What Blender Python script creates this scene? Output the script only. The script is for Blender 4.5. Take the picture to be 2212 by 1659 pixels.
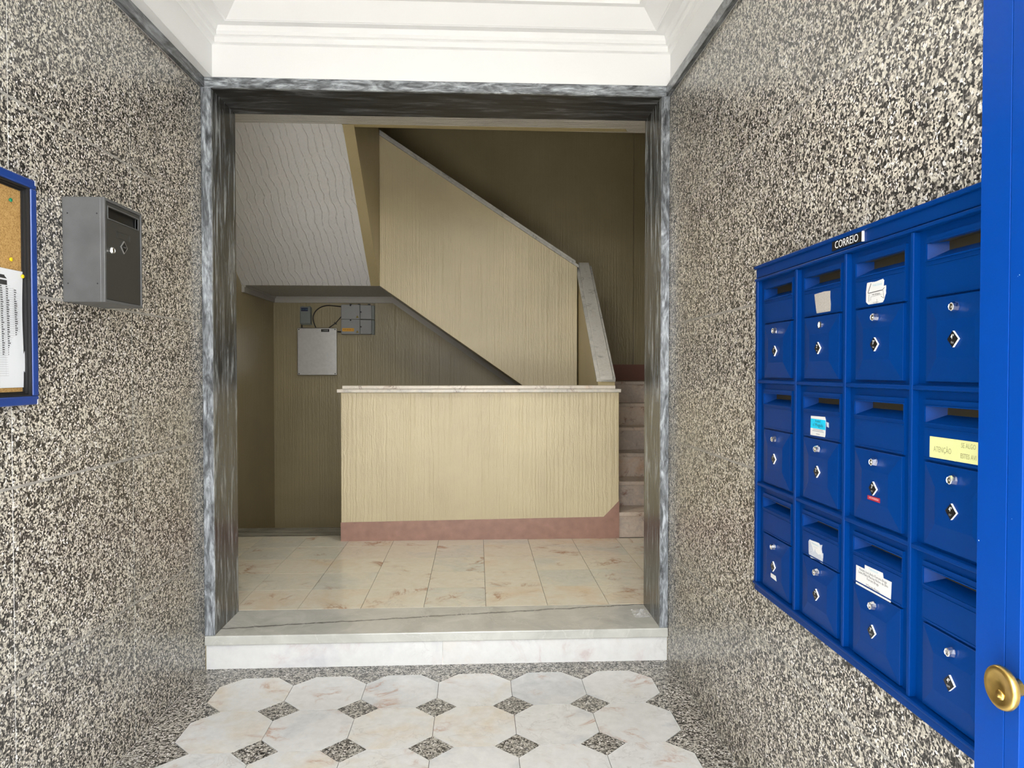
import bpy, bmesh, math, random
from mathutils import Vector, Matrix

S = bpy.context.scene
COL = S.collection
for o in list(bpy.data.objects):
    bpy.data.objects.remove(o)

# ------------------------------------------------------------------ camera, world, sun, lamps, exposure
H = 1.416
cam_d = bpy.data.cameras.new('camera')
cam_d.sensor_width = 36.0
cam_d.lens = 1540.0 / 2212.0 * 36.0
cam_d.clip_start = 0.02
cam = bpy.data.objects.new('camera', cam_d)
cam.location = (0, 0, H)
cam.rotation_euler = (math.radians(90) - math.atan(28.5 / 1540), 0, -math.atan(76 / 1540))
COL.objects.link(cam)
S.camera = cam

S.view_settings.view_transform = 'Standard'
S.view_settings.look = 'None'
S.view_settings.gamma = 1.0
S.view_settings.use_curve_mapping = False
S.view_settings.exposure = 0.0

SKY = 12.8
HALL_FILL = 20.0  # power of the added fill lamp, out of view above the opening
WELL_LAMP = 0.0
w = bpy.data.worlds.new('street_sky')
S.world = w
w.use_nodes = True
bg = w.node_tree.nodes['Background']
bg.inputs['Color'].default_value = (0.97, 0.985, 1.0, 1)
bg.inputs['Strength'].default_value = SKY


def area(name, loc, rot, sx, sy, power, color=(1, 1, 1), portal=False):
    d = bpy.data.lights.new(name, 'AREA')
    d.shape = 'RECTANGLE'
    d.size = sx
    d.size_y = sy
    d.energy = power
    d.color = color
    if portal:
        d.cycles.is_portal = True
    o = bpy.data.objects.new(name, d)
    o.location = loc
    o.rotation_euler = rot
    COL.objects.link(o)
    return o


sun_d = bpy.data.lights.new('sun', 'SUN')
sun_d.energy = 36.0
sun_d.color = (1.0, 0.97, 0.93)
sun_d.angle = math.radians(0.6)
sun = bpy.data.objects.new('sun', sun_d)
sun.rotation_euler = (math.radians(20), 0, math.radians(14))   # high over the street, it does not reach past the doorway
COL.objects.link(sun)


area('doorway_portal', (-0.1, -0.31, 1.4), (math.radians(90), 0, 0), 2.2, 2.9, 1.0, portal=True)

# ------------------------------------------------------------------ materials
MATS = {}


class NT:
    """small helper round a node tree"""
    def __init__(self, name):
        m = bpy.data.materials.new(name)
        m.use_nodes = True
        self.m = m
        self.t = m.node_tree
        self.b = self.t.nodes['Principled BSDF']
        MATS[name] = m

    def n(self, kind, **kw):
        nd = self.t.nodes.new(kind)
        for k, v in kw.items():
            if k.startswith('i_'):
                nd.inputs[k[2:].replace('_', ' ')].default_value = v
            else:
                setattr(nd, k, v)
        return nd

    def l(self, a, b):
        self.t.links.new(a, b)

    def coords(self, rnd=0.0, scale=(1, 1, 1), rot=(0, 0, 0)):
        tc = self.n('ShaderNodeTexCoord')
        mp = self.n('ShaderNodeMapping')
        mp.inputs['Scale'].default_value = scale
        mp.inputs['Rotation'].default_value = rot
        src = tc.outputs['Object']
        if rnd:
            oi = self.n('ShaderNodeObjectInfo')
            mu = self.n('ShaderNodeMath', operation='MULTIPLY')
            mu.inputs[1].default_value = rnd
            self.l(oi.outputs['Random'], mu.inputs[0])
            ad = self.n('ShaderNodeVectorMath', operation='ADD')
            self.l(src, ad.inputs[0])
            self.l(mu.outputs[0], ad.inputs[1])
            src = ad.outputs[0]
        self.l(src, mp.inputs['Vector'])
        return mp.outputs['Vector']

    def noise(self, vec, scale, detail=2.0, rough=0.5, dist=0.0):
        nd = self.n('ShaderNodeTexNoise')
        nd.inputs['Scale'].default_value = scale
        nd.inputs['Detail'].default_value = detail
        nd.inputs['Roughness'].default_value = rough
        nd.inputs['Distortion'].default_value = dist
        self.l(vec, nd.inputs['Vector'])
        return nd

    def ramp(self, fac, stops, interp='LINEAR'):
        r = self.n('ShaderNodeValToRGB')
        cr = r.color_ramp
        cr.interpolation = interp
        while len(cr.elements) < len(stops):
            cr.elements.new(0.5)
        for e, (p, c) in zip(cr.elements, stops):
            e.position = p
            e.color = (c[0], c[1], c[2], 1) if hasattr(c, '__len__') else (c, c, c, 1)
        self.l(fac, r.inputs['Fac'])
        return r.outputs['Color']

    def math(self, op, a, b=None, c=None):
        nd = self.n('ShaderNodeMath', operation=op)
        for i, v in enumerate((a, b, c)):
            if v is None:
                continue
            if isinstance(v, (int, float)):
                nd.inputs[i].default_value = v
            else:
                self.l(v, nd.inputs[i])
        return nd.outputs[0]

    def mix(self, fac, a, b, blend='MIX'):
        nd = self.n('ShaderNodeMix', data_type='RGBA', blend_type=blend)
        for sock, v in ((nd.inputs[0], fac), (nd.inputs[6], a), (nd.inputs[7], b)):
            if isinstance(v, (int, float)):
                sock.default_value = v
            elif isinstance(v, (tuple, list)):
                sock.default_value = (v[0], v[1], v[2], 1)
            else:
                self.l(v, sock)
        return nd.outputs[2]

    def bump(self, height, strength, dist=0.01):
        nd = self.n('ShaderNodeBump')
        nd.inputs['Strength'].default_value = strength
        nd.inputs['Distance'].default_value = dist
        self.l(height, nd.inputs['Height'])
        self.l(nd.outputs['Normal'], self.b.inputs['Normal'])

    def base(self, c):
        if isinstance(c, (tuple, list)):
            self.b.inputs['Base Color'].default_value = (c[0], c[1], c[2], 1)
        else:
            self.l(c, self.b.inputs['Base Color'])

    def set(self, rough=None, metal=None, spec=None, coat=None, coat_rough=None):
        if rough is not None:
            self.b.inputs['Roughness'].default_value = rough
        if metal is not None:
            self.b.inputs['Metallic'].default_value = metal
        if spec is not None:
            self.b.inputs['Specular IOR Level'].default_value = spec
        if coat is not None:
            self.b.inputs['Coat Weight'].default_value = coat
        if coat_rough is not None:
            self.b.inputs['Coat Roughness'].default_value = coat_rough
        return self.m


def plain(name, c, rough=0.5, metal=0.0, spec=0.5, coat=0.0, noise=0.0, nscale=40):
    k = NT(name)
    if noise:
        v = k.coords()
        nz = k.noise(v, nscale, 4)
        lo = tuple(x * (1 - noise) for x in c)
        hi = tuple(min(1, x * (1 + noise)) for x in c)
        k.base(k.ramp(nz.outputs['Fac'], [(0.3, lo), (0.7, hi)]))
    else:
        k.base(c)
    return k.set(rough, metal, spec, coat, 0.08 if coat else None)


def granite(name, cream=(0.56, 0.51, 0.42), rnd=37.0, light=(0.66, 0.65, 0.62), bias=0.0, rough=0.28):
    k = NT(name)
    v = k.coords(rnd)
    dn = k.noise(v, 70, 2)
    sub = k.n('ShaderNodeVectorMath', operation='SUBTRACT')
    sub.inputs[1].default_value = (0.5, 0.5, 0.5)
    k.l(dn.outputs['Color'], sub.inputs[0])
    sc = k.n('ShaderNodeVectorMath', operation='SCALE')
    sc.inputs['Scale'].default_value = 0.012
    k.l(sub.outputs[0], sc.inputs[0])
    ad = k.n('ShaderNodeVectorMath', operation='ADD')
    k.l(v, ad.inputs[0])
    k.l(sc.outputs[0], ad.inputs[1])
    vo = k.n('ShaderNodeTexVoronoi')
    vo.inputs['Scale'].default_value = 185
    k.l(ad.outputs[0], vo.inputs['Vector'])
    se = k.n('ShaderNodeSeparateColor')
    k.l(vo.outputs['Color'], se.inputs[0])
    cl = k.noise(v, 52, 3, 0.6)
    val = k.math('ADD', k.math('MULTIPLY', se.outputs[0], 0.5), k.math('MULTIPLY', cl.outputs['Fac'], 0.95))
    val = k.math('SUBTRACT', val, 0.22 - bias)
    dark = (0.03, 0.028, 0.026)
    g1 = (0.14, 0.133, 0.122)
    g2 = (0.25, 0.235, 0.21)
    c = k.ramp(val, [(0.0, dark), (0.36, g1), (0.435, g2), (0.50, tuple(x * 0.82 for x in cream)),
                     (0.57, cream), (0.78, light)], 'CONSTANT')
    big = k.noise(v, 5.0, 2)
    c = k.mix(k.ramp(big.outputs['Fac'], [(0.35, 0.0), (0.7, 0.22)]), c, (0.36, 0.33, 0.3), 'MULTIPLY')
    c = k.mix(1.0, c, k.ramp(se.outputs[2], [(0.0, (0.66, 0.645, 0.63)), (0.5, (0.95, 0.94, 0.93)), (1.0, (1.08, 1.08, 1.08))]), 'MULTIPLY')
    # a few pale quartz sparkles
    c = k.mix(k.math('GREATER_THAN', se.outputs[1], 0.95), c, (0.72, 0.71, 0.69))
    k.base(c)
    return k.set(rough, 0, 0.5)


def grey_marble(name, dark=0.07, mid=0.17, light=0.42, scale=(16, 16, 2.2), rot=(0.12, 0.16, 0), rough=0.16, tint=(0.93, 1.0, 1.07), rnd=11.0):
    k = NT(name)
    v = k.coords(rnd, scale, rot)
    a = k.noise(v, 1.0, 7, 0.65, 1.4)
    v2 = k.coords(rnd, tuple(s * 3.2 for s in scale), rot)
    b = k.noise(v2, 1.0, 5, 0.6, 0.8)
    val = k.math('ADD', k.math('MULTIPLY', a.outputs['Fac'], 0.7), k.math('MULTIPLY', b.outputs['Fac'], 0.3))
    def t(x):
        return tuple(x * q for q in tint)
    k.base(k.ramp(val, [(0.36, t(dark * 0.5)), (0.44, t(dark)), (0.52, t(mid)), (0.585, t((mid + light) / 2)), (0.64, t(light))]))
    return k.set(rough, 0, 0.5)


def white_marble(name, base=(0.74, 0.735, 0.71), warm=(0.74, 0.62, 0.47), cool=(0.62, 0.62, 0.61),
                 vein=(0.46, 0.2, 0.09), vein_amt=0.75, rough=0.2, scale=1.0, rnd=53.0):
    k = NT(name)
    v = k.coords(rnd, (scale, scale, scale), (0, 0, 0.5))
    oi = k.n('ShaderNodeObjectInfo')
    cl = k.noise(v, 4.5, 5, 0.6, 0.6)
    hue = k.math('ADD', k.math('MULTIPLY', cl.outputs['Fac'], 0.75), k.math('MULTIPLY', k.math('FRACT', k.math('MULTIPLY', oi.outputs['Random'], 17.3)), 0.32))
    c = k.ramp(hue, [(0.36, cool), (0.50, base), (0.64, base), (0.84, warm)])
    fine = k.noise(v, 26, 6, 0.65)
    c = k.mix(0.5, c, k.ramp(fine.outputs['Fac'], [(0.3, 0.40), (0.7, 0.62)]), 'OVERLAY')
    # veins: thin level sets of a distorted noise, kept only in patches
    vn = k.noise(v, 3.2, 6, 0.62, 1.3)
    d = k.math('ABSOLUTE', k.math('SUBTRACT', vn.outputs['Fac'], 0.5))
    line = k.ramp(d, [(0.0, 1.0), (0.022, 0.35), (0.06, 0.0)])
    pm = k.noise(v, 5.5, 2)
    patch = k.ramp(pm.outputs['Fac'], [(0.53, 0.0), (0.68, 1.0)])
    f = k.math('MULTIPLY', k.math('MULTIPLY', line, patch), vein_amt)
    c = k.mix(f, c, vein)
    vn2 = k.noise(v, 7.0, 5, 0.6, 1.0)
    d2 = k.math('ABSOLUTE', k.math('SUBTRACT', vn2.outputs['Fac'], 0.47))
    l2 = k.ramp(d2, [(0.0, 1.0), (0.02, 0.0)])
    pm2 = k.noise(v, 3.1, 1)
    f2 = k.math('MULTIPLY', k.math('MULTIPLY', l2, k.ramp(pm2.outputs['Fac'], [(0.5, 0.0), (0.65, 1.0)])), 0.35)
    c = k.mix(f2, c, (0.36, 0.34, 0.32))
    k.base(c)
    return k.set(rough, 0, 0.5)


def sill_marble(name):
    k = NT(name)
    v = k.coords()
    a = k.noise(v, 5, 6, 0.6, 0.8)
    c = k.ramp(a.outputs['Fac'], [(0.3, (0.43, 0.43, 0.395)), (0.55, (0.53, 0.53, 0.49)), (0.75, (0.62, 0.62, 0.58))])
    sx = k.n('ShaderNodeSeparateXYZ')
    k.l(v, sx.inputs[0])
    nz = k.noise(v, 9, 5, 0.6)
    # one long dark vein that runs slantwise over the whole slab
    q = k.math('SUBTRACT', sx.outputs['Y'], k.math('MULTIPLY_ADD', sx.outputs['X'], 0.125, 3.655))
    q = k.math('ADD', q, k.math('MULTIPLY', k.math('SUBTRACT', nz.outputs['Fac'], 0.5), 0.05))
    ln = k.ramp(k.math('ABSOLUTE', q), [(0.0, 0.9), (0.004, 0.6), (0.011, 0.0)])
    c = k.mix(ln, c, (0.06, 0.06, 0.055))
    vn = k.noise(v, 3.0, 6, 0.6, 1.2)
    d = k.math('ABSOLUTE', k.math('SUBTRACT', vn.outputs['Fac'], 0.52))
    c = k.mix(k.ramp(d, [(0.0, 0.55), (0.012, 0.0)]), c, (0.62, 0.62, 0.58))
    k.base(c)
    return k.set(0.22, 0, 0.5)


def combed_paint(name, c, axis='H', rough=0.36, strength=0.55, freq=62.0, along=1.1, dist=0.006, spec=0.5):
    """glossy wall paint over plaster combed in ridges; axis H: upright ridges, Y: ridges run along y, X: ridges run along x"""
    k = NT(name)
    tc = k.n('ShaderNodeTexCoord')
    sx = k.n('ShaderNodeSeparateXYZ')
    k.l(tc.outputs['Object'], sx.inputs[0])
    cm = k.n('ShaderNodeCombineXYZ')
    if axis == 'H':
        k.l(k.math('MULTIPLY', k.math('ADD', sx.outputs['X'], sx.outputs['Y']), freq), cm.inputs[0])
        k.l(k.math('MULTIPLY', sx.outputs['Z'], along), cm.inputs[1])
    elif axis == 'Y':
        k.l(k.math('MULTIPLY', sx.outputs['X'], freq), cm.inputs[0])
        k.l(k.math('MULTIPLY', sx.outputs['Y'], along), cm.inputs[1])
    else:
        k.l(k.math('MULTIPLY', sx.outputs['Y'], freq), cm.inputs[0])
        k.l(k.math('MULTIPLY', sx.outputs['X'], along), cm.inputs[1])
    warp = k.noise(tc.outputs['Object'], 14, 3)
    wv = k.n('ShaderNodeVectorMath', operation='SCALE')
    wv.inputs['Scale'].default_value = 1.1
    k.l(warp.outputs['Color'], wv.inputs[0])
    ad = k.n('ShaderNodeVectorMath', operation='ADD')
    k.l(cm.outputs[0], ad.inputs[0])
    k.l(wv.outputs[0], ad.inputs[1])
    rid = k.noise(ad.outputs[0], 1.0, 2, 0.5)
    grain = k.noise(tc.outputs['Object'], 170, 2)
    h = k.math('ADD', rid.outputs['Fac'], k.math('MULTIPLY', grain.outputs['Fac'], 0.22))
    k.bump(h, strength, dist)
    big = k.noise(tc.outputs['Object'], 1.7, 4)
    k.base(k.ramp(big.outputs['Fac'], [(0.3, tuple(x * 0.9 for x in c)), (0.7, tuple(min(1, x * 1.08) for x in c))]))
    return k.set(rough, 0, spec)


def drip_plaster(name):
    """white plaster with thin raised runs down the slope"""
    k = NT(name)
    tc = k.n('ShaderNodeTexCoord')
    sx = k.n('ShaderNodeSeparateXYZ')
    k.l(tc.outputs['Object'], sx.inputs[0])
    wp = k.noise(tc.outputs['Object'], 5, 3)
    u = k.math('ADD', k.math('MULTIPLY', sx.outputs['X'], 17.0), k.math('MULTIPLY', wp.outputs['Fac'], 1.5))
    u = k.math('SUBTRACT', u, k.math('MULTIPLY', sx.outputs['Y'], 1.2))
    fr = k.math('ABSOLUTE', k.math('SUBTRACT', k.math('FRACT', u), 0.5))
    ridge = k.ramp(fr, [(0.0, 1.0), (0.07, 0.5), (0.14, 0.0)])
    br = k.noise(tc.outputs['Object'], 34, 3)
    ridge = k.math('MULTIPLY', ridge, k.ramp(br.outputs['Fac'], [(0.35, 0.15), (0.6, 1.0)]))
    gr = k.noise(tc.outputs['Object'], 60, 4, 0.6)
    k.bump(k.math('ADD', ridge, k.math('MULTIPLY', gr.outputs['Fac'], 0.55)), 0.7, 0.008)
    k.base((0.82, 0.82, 0.83))
    return k.set(0.4, 0, 0.4)


def rough_plaster(name, c):
    k = NT(name)
    v = k.coords()
    a = k.noise(v, 55, 4, 0.65)
    k.bump(a.outputs['Fac'], 0.9, 0.02)
    k.base(k.ramp(a.outputs['Fac'], [(0.35, tuple(x * 0.75 for x in c)), (0.65, c)]))
    return k.set(0.6)


def cork(name):
    k = NT(name)
    v = k.coords()
    a = k.noise(v, 260, 4, 0.7)
    k.base(k.ramp(a.outputs['Fac'], [(0.32, (0.22, 0.12, 0.035)), (0.5, (0.42, 0.25, 0.085)), (0.7, (0.56, 0.37, 0.15))]))
    return k.set(0.85, 0, 0.2)


def chipped_blue(name):
    k = NT(name)
    v = k.coords()
    a = k.noise(v, 55, 3, 0.55)
    b = k.noise(v, 9, 2)
    f = k.math('MULTIPLY', k.math('GREATER_THAN', a.outputs['Fac'], 0.745), k.math('GREATER_THAN', b.outputs['Fac'], 0.5))
    k.base(k.mix(f, (0.0, 0.036, 0.225), (0.45, 0.52, 0.62)))
    return k.set(0.33, 0, 0.12, 0.06, 0.2)


granite('granite_wall', cream=(0.655, 0.62, 0.53), light=(0.82, 0.80, 0.75), bias=-0.06)
granite('granite_floor', cream=(0.52, 0.5, 0.45), light=(0.68, 0.67, 0.65), bias=-0.03, rough=0.3)
plain('grout', (0.80, 0.79, 0.76), 0.8, noise=0.12, nscale=30)
plain('grout_grey', (0.36, 0.345, 0.315), 0.8, noise=0.2, nscale=30)
plain('dark_joint', (0.11, 0.09, 0.075), 0.8)
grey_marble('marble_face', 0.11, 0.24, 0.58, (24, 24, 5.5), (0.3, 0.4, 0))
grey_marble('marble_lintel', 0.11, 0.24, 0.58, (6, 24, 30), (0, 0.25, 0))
grey_marble('marble_reveal_shaded', 0.025, 0.085, 0.42, (18, 18, 2.2), (0.24, 0.26, 0), rough=0.25, tint=(0.93, 1.0, 1.06))  # frame marble with the shade of the reveals put into its colour
grey_marble('marble_soffit_shaded', 0.010, 0.03, 0.19, (2.2, 16, 16), (0, 0, 0.22), rough=0.42, tint=(0.95, 1.0, 1.08))  # same marble, darkened further for the shade under the lintel
grey_marble('marble_trim', 0.06, 0.13, 0.30, (14, 3.0, 14), (0.2, 0, 0.1))
white_marble('marble_coping', (0.62, 0.61, 0.57), (0.58, 0.55, 0.49), (0.5, 0.5, 0.48), (0.12, 0.12, 0.12), 0.7, 0.25, 2.0)
white_marble('marble_octagon', (0.65, 0.65, 0.635), (0.64, 0.565, 0.455), (0.54, 0.55, 0.555), (0.42, 0.20, 0.10), 0.65)
white_marble('marble_hall_tile', (0.72, 0.675, 0.56), (0.70, 0.56, 0.40), (0.62, 0.62, 0.55), (0.36, 0.15, 0.06), 0.85, 0.2, 0.8)
white_marble('marble_riser', (0.70, 0.70, 0.69), (0.68, 0.65, 0.60), (0.61, 0.61, 0.63), (0.46, 0.27, 0.27), 0.35, 0.22, 0.8)
white_marble('marble_step', (0.62, 0.52, 0.44), (0.60, 0.42, 0.30), (0.50, 0.43, 0.38), (0.20, 0.09, 0.06), 0.8, 0.25, 2.0)
white_marble('marble_cap', (0.74, 0.68, 0.60), (0.72, 0.56, 0.44), (0.62, 0.6, 0.56), (0.22, 0.14, 0.12), 0.8, 0.25, 2.2)
grey_marble('marble_strip', 0.16, 0.27, 0.38, (2.0, 12, 12), (0, 0, 0.1), tint=(1.0, 1.0, 0.88))
sill_marble('marble_sill')
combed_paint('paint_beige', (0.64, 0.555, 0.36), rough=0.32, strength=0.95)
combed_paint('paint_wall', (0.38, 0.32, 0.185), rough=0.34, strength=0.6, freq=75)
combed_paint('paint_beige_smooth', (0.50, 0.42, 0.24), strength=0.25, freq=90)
combed_paint('comb_ceiling', (0.74, 0.73, 0.70), 'X', 0.25, 1.0, 40.0, 2.2, 0.02)
combed_paint('paint_band', (0.50, 0.42, 0.22), 'X', 0.45, 0.4, 60.0, 20.0)
drip_plaster('drip_plaster')
rough_plaster('rough_plaster', (0.66, 0.65, 0.62))
plain('cornice_grey', (0.50, 0.49, 0.46), 0.55)
plain('paint_white', (0.82, 0.825, 0.82), 0.5)
plain('paint_terracotta', (0.37, 0.215, 0.17), 0.38, noise=0.12, nscale=18)
plain('paint_dark_pink', (0.30, 0.14, 0.10), 0.45)
plain('blue_gloss', (0.0, 0.028, 0.155), 0.34, spec=0.07, coat=0.02)
plain('blue_frame', (0.006, 0.04, 0.22), 0.35, coat=0.2)
chipped_blue('blue_door')
plain('slot_dark', (0.035, 0.028, 0.012), 0.6)
plain('black_plastic', (0.012, 0.012, 0.013), 0.4)
plain('plate_black', (0.006, 0.006, 0.007), 0.3)
plain('white_plastic', (0.82, 0.82, 0.80), 0.4)
plain('engraving', (0.45, 0.45, 0.45), 0.5)
plain('chrome', (0.86, 0.86, 0.86), 0.12, 1.0)
plain('brass', (0.62, 0.42, 0.13), 0.30, 1.0, noise=0.15, nscale=60)
plain('aluminium', (0.62, 0.62, 0.62), 0.38, 0.85, noise=0.05)
plain('grey_metal', (0.115, 0.118, 0.12), 0.42, 0.25, noise=0.12, nscale=14)
plain('grey_metal_dark', (0.042, 0.041, 0.037), 0.45, 0.25)
plain('box_grey', (0.36, 0.37, 0.38), 0.5)
plain('box_green', (0.25, 0.28, 0.27), 0.5)
plain('label_orange', (0.95, 0.50, 0.03), 0.5)
plain('label_blue', (0.006, 0.012, 0.06), 0.4)
plain('ink_red', (0.35, 0.03, 0.02), 0.5)
plain('triangle_yellow', (0.24, 0.19, 0.02), 0.5)
plain('cable_black', (0.012, 0.008, 0.009), 0.4)
cork('cork')
plain('paper', (0.62, 0.64, 0.66), 0.7)
plain('ink', (0.025, 0.025, 0.027), 0.6)
plain('ink_grey', (0.30, 0.30, 0.32), 0.7)
plain('ink_pencil', (0.25, 0.24, 0.11), 0.7)
plain('ink_blue', (0.22, 0.45, 0.55), 0.6)
plain('sticker_white', (0.62, 0.62, 0.61), 0.5)
plain('sticker_cyan', (0.0, 0.48, 0.72), 0.4)
plain('sticker_glue', (0.37, 0.345, 0.31), 0.8, noise=0.2, nscale=500)
plain('sticker_torn', (0.42, 0.45, 0.50), 0.7, noise=0.15, nscale=300)
plain('sticker_red', (0.30, 0.012, 0.035), 0.4)
plain('ink_pink', (0.85, 0.45, 0.45), 0.5)
plain('post_it', (0.57, 0.59, 0.27), 0.6)
plain('pin_green', (0.005, 0.19, 0.09), 0.3)
plain('pin_yellow', (0.75, 0.52, 0.0), 0.3)
plain('pavement', (0.35, 0.34, 0.32), 0.8, noise=0.1)
k = NT('fill_lamp_glow'); k.base((1, 1, 1)); k.b.inputs['Emission Color'].default_value = (1, 0.93, 0.8, 1); k.b.inputs['Emission Strength'].default_value = 3.0  # glow of the added hall lamp
k = NT('clear_film'); k.base((0.95, 0.95, 0.95)); k.set(0.12, 0, 0.8); k.b.inputs['Alpha'].default_value = 0.34
k = NT('door_glass'); k.base((0.8, 0.88, 0.88)); k.set(0.03); k.b.inputs['Alpha'].default_value = 0.12


# ------------------------------------------------------------------ mesh building
class MB:
    def __init__(self, tf=None):
        self.v, self.f, self.mi, self.sm = [], [], [], []
        self.tf = tf

    def add(self, verts, faces, mat=0, smooth=False):
        n = len(self.v)
        if self.tf:
            verts = [self.tf(*p) for p in verts]
        self.v += [tuple(p) for p in verts]
        for f in faces:
            self.f.append([n + i for i in f])
            self.mi.append(mat)
            self.sm.append(smooth)
        return self

    def box(self, x0, x1, y0, y1, z0, z1, mat=0):
        v = [(x, y, z) for x in (x0, x1) for y in (y0, y1) for z in (z0, z1)]
        return self.add(v, [(0, 1, 3, 2), (4, 6, 7, 5), (0, 4, 5, 1), (2, 3, 7, 6), (0, 2, 6, 4), (1, 5, 7, 3)], mat)

    def prism(self, pts, lo, hi, axis='z', mat=0, side=None):
        """pts 2-D; axis x: pts are (y,z), y: (x,z), z: (x,y)"""
        def P(p, t):
            a, b = p
            return {'x': (t, a, b), 'y': (a, t, b), 'z': (a, b, t)}[axis]
        n = len(pts)
        v = [P(p, lo) for p in pts] + [P(p, hi) for p in pts]
        self.add(v, [tuple(range(n)), tuple(range(2 * n - 1, n - 1, -1))], mat)
        # sides share the verts just added
        b = len(self.v) - 2 * n
        for i in range(n):
            j = (i + 1) % n
            self.f.append([b + i, b + n + i, b + n + j, b + j])
            self.mi.append(mat if side is None else side)
            self.sm.append(False)
        return self

    def lathe(self, prof, fn, seg=24, mat=0, smooth=True):
        """prof: (radius, height) list; fn maps (a,b,n) to the world, n = height"""
        v, f = [], []
        for r, h in prof:
            for i in range(seg):
                t = 2 * math.pi * i / seg
                v.append(fn(r * math.cos(t), r * math.sin(t), h))
        for k_ in range(len(prof) - 1):
            for i in range(seg):
                j = (i + 1) % seg
                f.append((k_ * seg + i, k_ * seg + j, (k_ + 1) * seg + j, (k_ + 1) * seg + i))
        f.append(tuple(range(seg - 1, -1, -1)))
        f.append(tuple((len(prof) - 1) * seg + i for i in range(seg)))
        return self.add(v, f, mat, smooth)

    def tube(self, pts, r, seg=8, mat=0):
        pts = [Vector(p) for p in pts]
        v, f = [], []
        for i, p in enumerate(pts):
            d = (pts[min(i + 1, len(pts) - 1)] - pts[max(i - 1, 0)]).normalized()
            a = d.orthogonal().normalized() if i == 0 else (a - d * a.dot(d)).normalized()
            b = d.cross(a)
            for s in range(seg):
                t = 2 * math.pi * s / seg
                v.append(p + (a * math.cos(t) + b * math.sin(t)) * r)
        for i in range(len(pts) - 1):
            for s in range(seg):
                q = (s + 1) % seg
                f.append((i * seg + s, i * seg + q, (i + 1) * seg + q, (i + 1) * seg + s))
        f += [tuple(range(seg - 1, -1, -1)), tuple((len(pts) - 1) * seg + s for s in range(seg))]
        return self.add(v, f, mat, True)

    def build(self, name, mats, parent=None, bevel=0.0, seg=2):
        me = bpy.data.meshes.new(name)
        me.from_pydata(self.v, [], self.f)
        for m in (mats if isinstance(mats, (list, tuple)) else [mats]):
            me.materials.append(MATS[m])
        me.polygons.foreach_set('material_index', self.mi)
        me.polygons.foreach_set('use_smooth', self.sm)
        bm = bmesh.new()
        bm.from_mesh(me)
        bmesh.ops.recalc_face_normals(bm, faces=bm.faces)
        bm.to_mesh(me)
        bm.free()
        me.update()
        o = bpy.data.objects.new(name, me)
        COL.objects.link(o)
        if parent is not None:
            o.parent = parent
        if bevel:
            md = o.modifiers.new('edge', 'BEVEL')
            md.width = bevel
            md.segments = seg
            md.limit_method = 'ANGLE'
            md.angle_limit = math.radians(40)
        return o


def empty(name, label, cat, group=None):
    o = bpy.data.objects.new(name, None)
    o.empty_display_size = 0.1
    COL.objects.link(o)
    tag(o, label, cat, group)
    return o


def tag(o, label=None, cat=None, group=None, kind=None):
    if label: o['label'] = label
    if cat: o['category'] = cat
    if group: o['group'] = group
    if kind: o['kind'] = kind
    return o


def struct(o):
    o['kind'] = 'structure'
    return o


def text(mb, body, size, fn, mat, align='CENTER', stretch=1.0, off=0.0003, res=2):
    """flat lettering put into mb; fn maps (a right, b up, n out) to the world"""
    cu = bpy.data.curves.new('t', 'FONT')
    cu.body = body
    cu.size = size
    cu.align_x = align
    cu.align_y = 'CENTER'
    cu.resolution_u = res
    cu.space_line = 0.95
    o = bpy.data.objects.new('t', cu)
    COL.objects.link(o)
    dg = bpy.context.evaluated_depsgraph_get()
    me = bpy.data.meshes.new_from_object(o.evaluated_get(dg))
    v = [fn(p.co.x * stretch, p.co.y, off) for p in me.vertices]
    f = [tuple(p.vertices) for p in me.polygons]
    tf, mb.tf = mb.tf, None
    mb.add(v, f, mat)
    mb.tf = tf
    bpy.data.objects.remove(o)
    bpy.data.meshes.remove(me)
    bpy.data.curves.remove(cu)


# frames: functions (a right, b up, n out of the surface) -> world
def on_right(x, y, z):
    return lambda a, b, n: (x - n, y - a, z + b)


def Lx(y):
    return -1.285 + 0.013 * (y - 3.42)


def tfL(wd, y, z):
    return (Lx(y) + wd, y, z)


def on_left(wd, y, z):
    return lambda a, b, n: tfL(wd + n, y + a, z + b)


def on_back(x, yy, z):
    return lambda a, b, n: (x + a, yy - n, z + b)


random.seed(7)
YW = 3.42          # plane of the marble frame
ZS = 0.165         # level of the stair hall floor
YB = 7.5           # back wall

# ================================================================== setting: vestibule
# granite side walls
zr = [0.0, 0.535, 1.0865, 1.637, 2.182, 2.735]
J, JZ = 0.0030, 0.0042
mw = MB(tfL).box(-0.15, -0.0022, -0.1, YW, -0.02, 3.3)
for z_ in zr[1:-1]:
    mw.box(-0.0022, -0.0012, -0.1, YW, z_ - JZ, z_ + JZ, 1)
wl = struct(mw.build('wall_left', ['grout', 'grout_grey']))
yc = [-0.1, 0.697, 1.381, 2.065, 2.749, YW]
for i in range(5):
    for j in range(5):
        MB(tfL).box(-0.0022, 0, yc[i] + J, yc[i + 1] - (J if i < 4 else 0), zr[j] + JZ, zr[j + 1] - JZ).build('granite_slab', 'granite_wall', wl)
XR = 0.93
mw = MB().box(XR + 0.0022, XR + 0.15, -0.1, YW, -0.02, 3.3)
for z_ in zr[1:-1]:
    mw.box(XR + 0.0012, XR + 0.0022, -0.1, YW, z_ - JZ, z_ + JZ, 1)
wr = struct(mw.build('wall_right', ['grout', 'grout_grey']))
yc = [-0.1, 0.65, 1.332, 2.016, 2.713, YW]
for i in range(5):
    for j in range(5):
        MB().box(XR, XR + 0.0022, yc[i] + 0.0017, yc[i + 1] - (0.0017 if i < 4 else 0), zr[j] + JZ, zr[j + 1] - JZ).build('granite_slab', 'granite_wall', wr)

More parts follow.
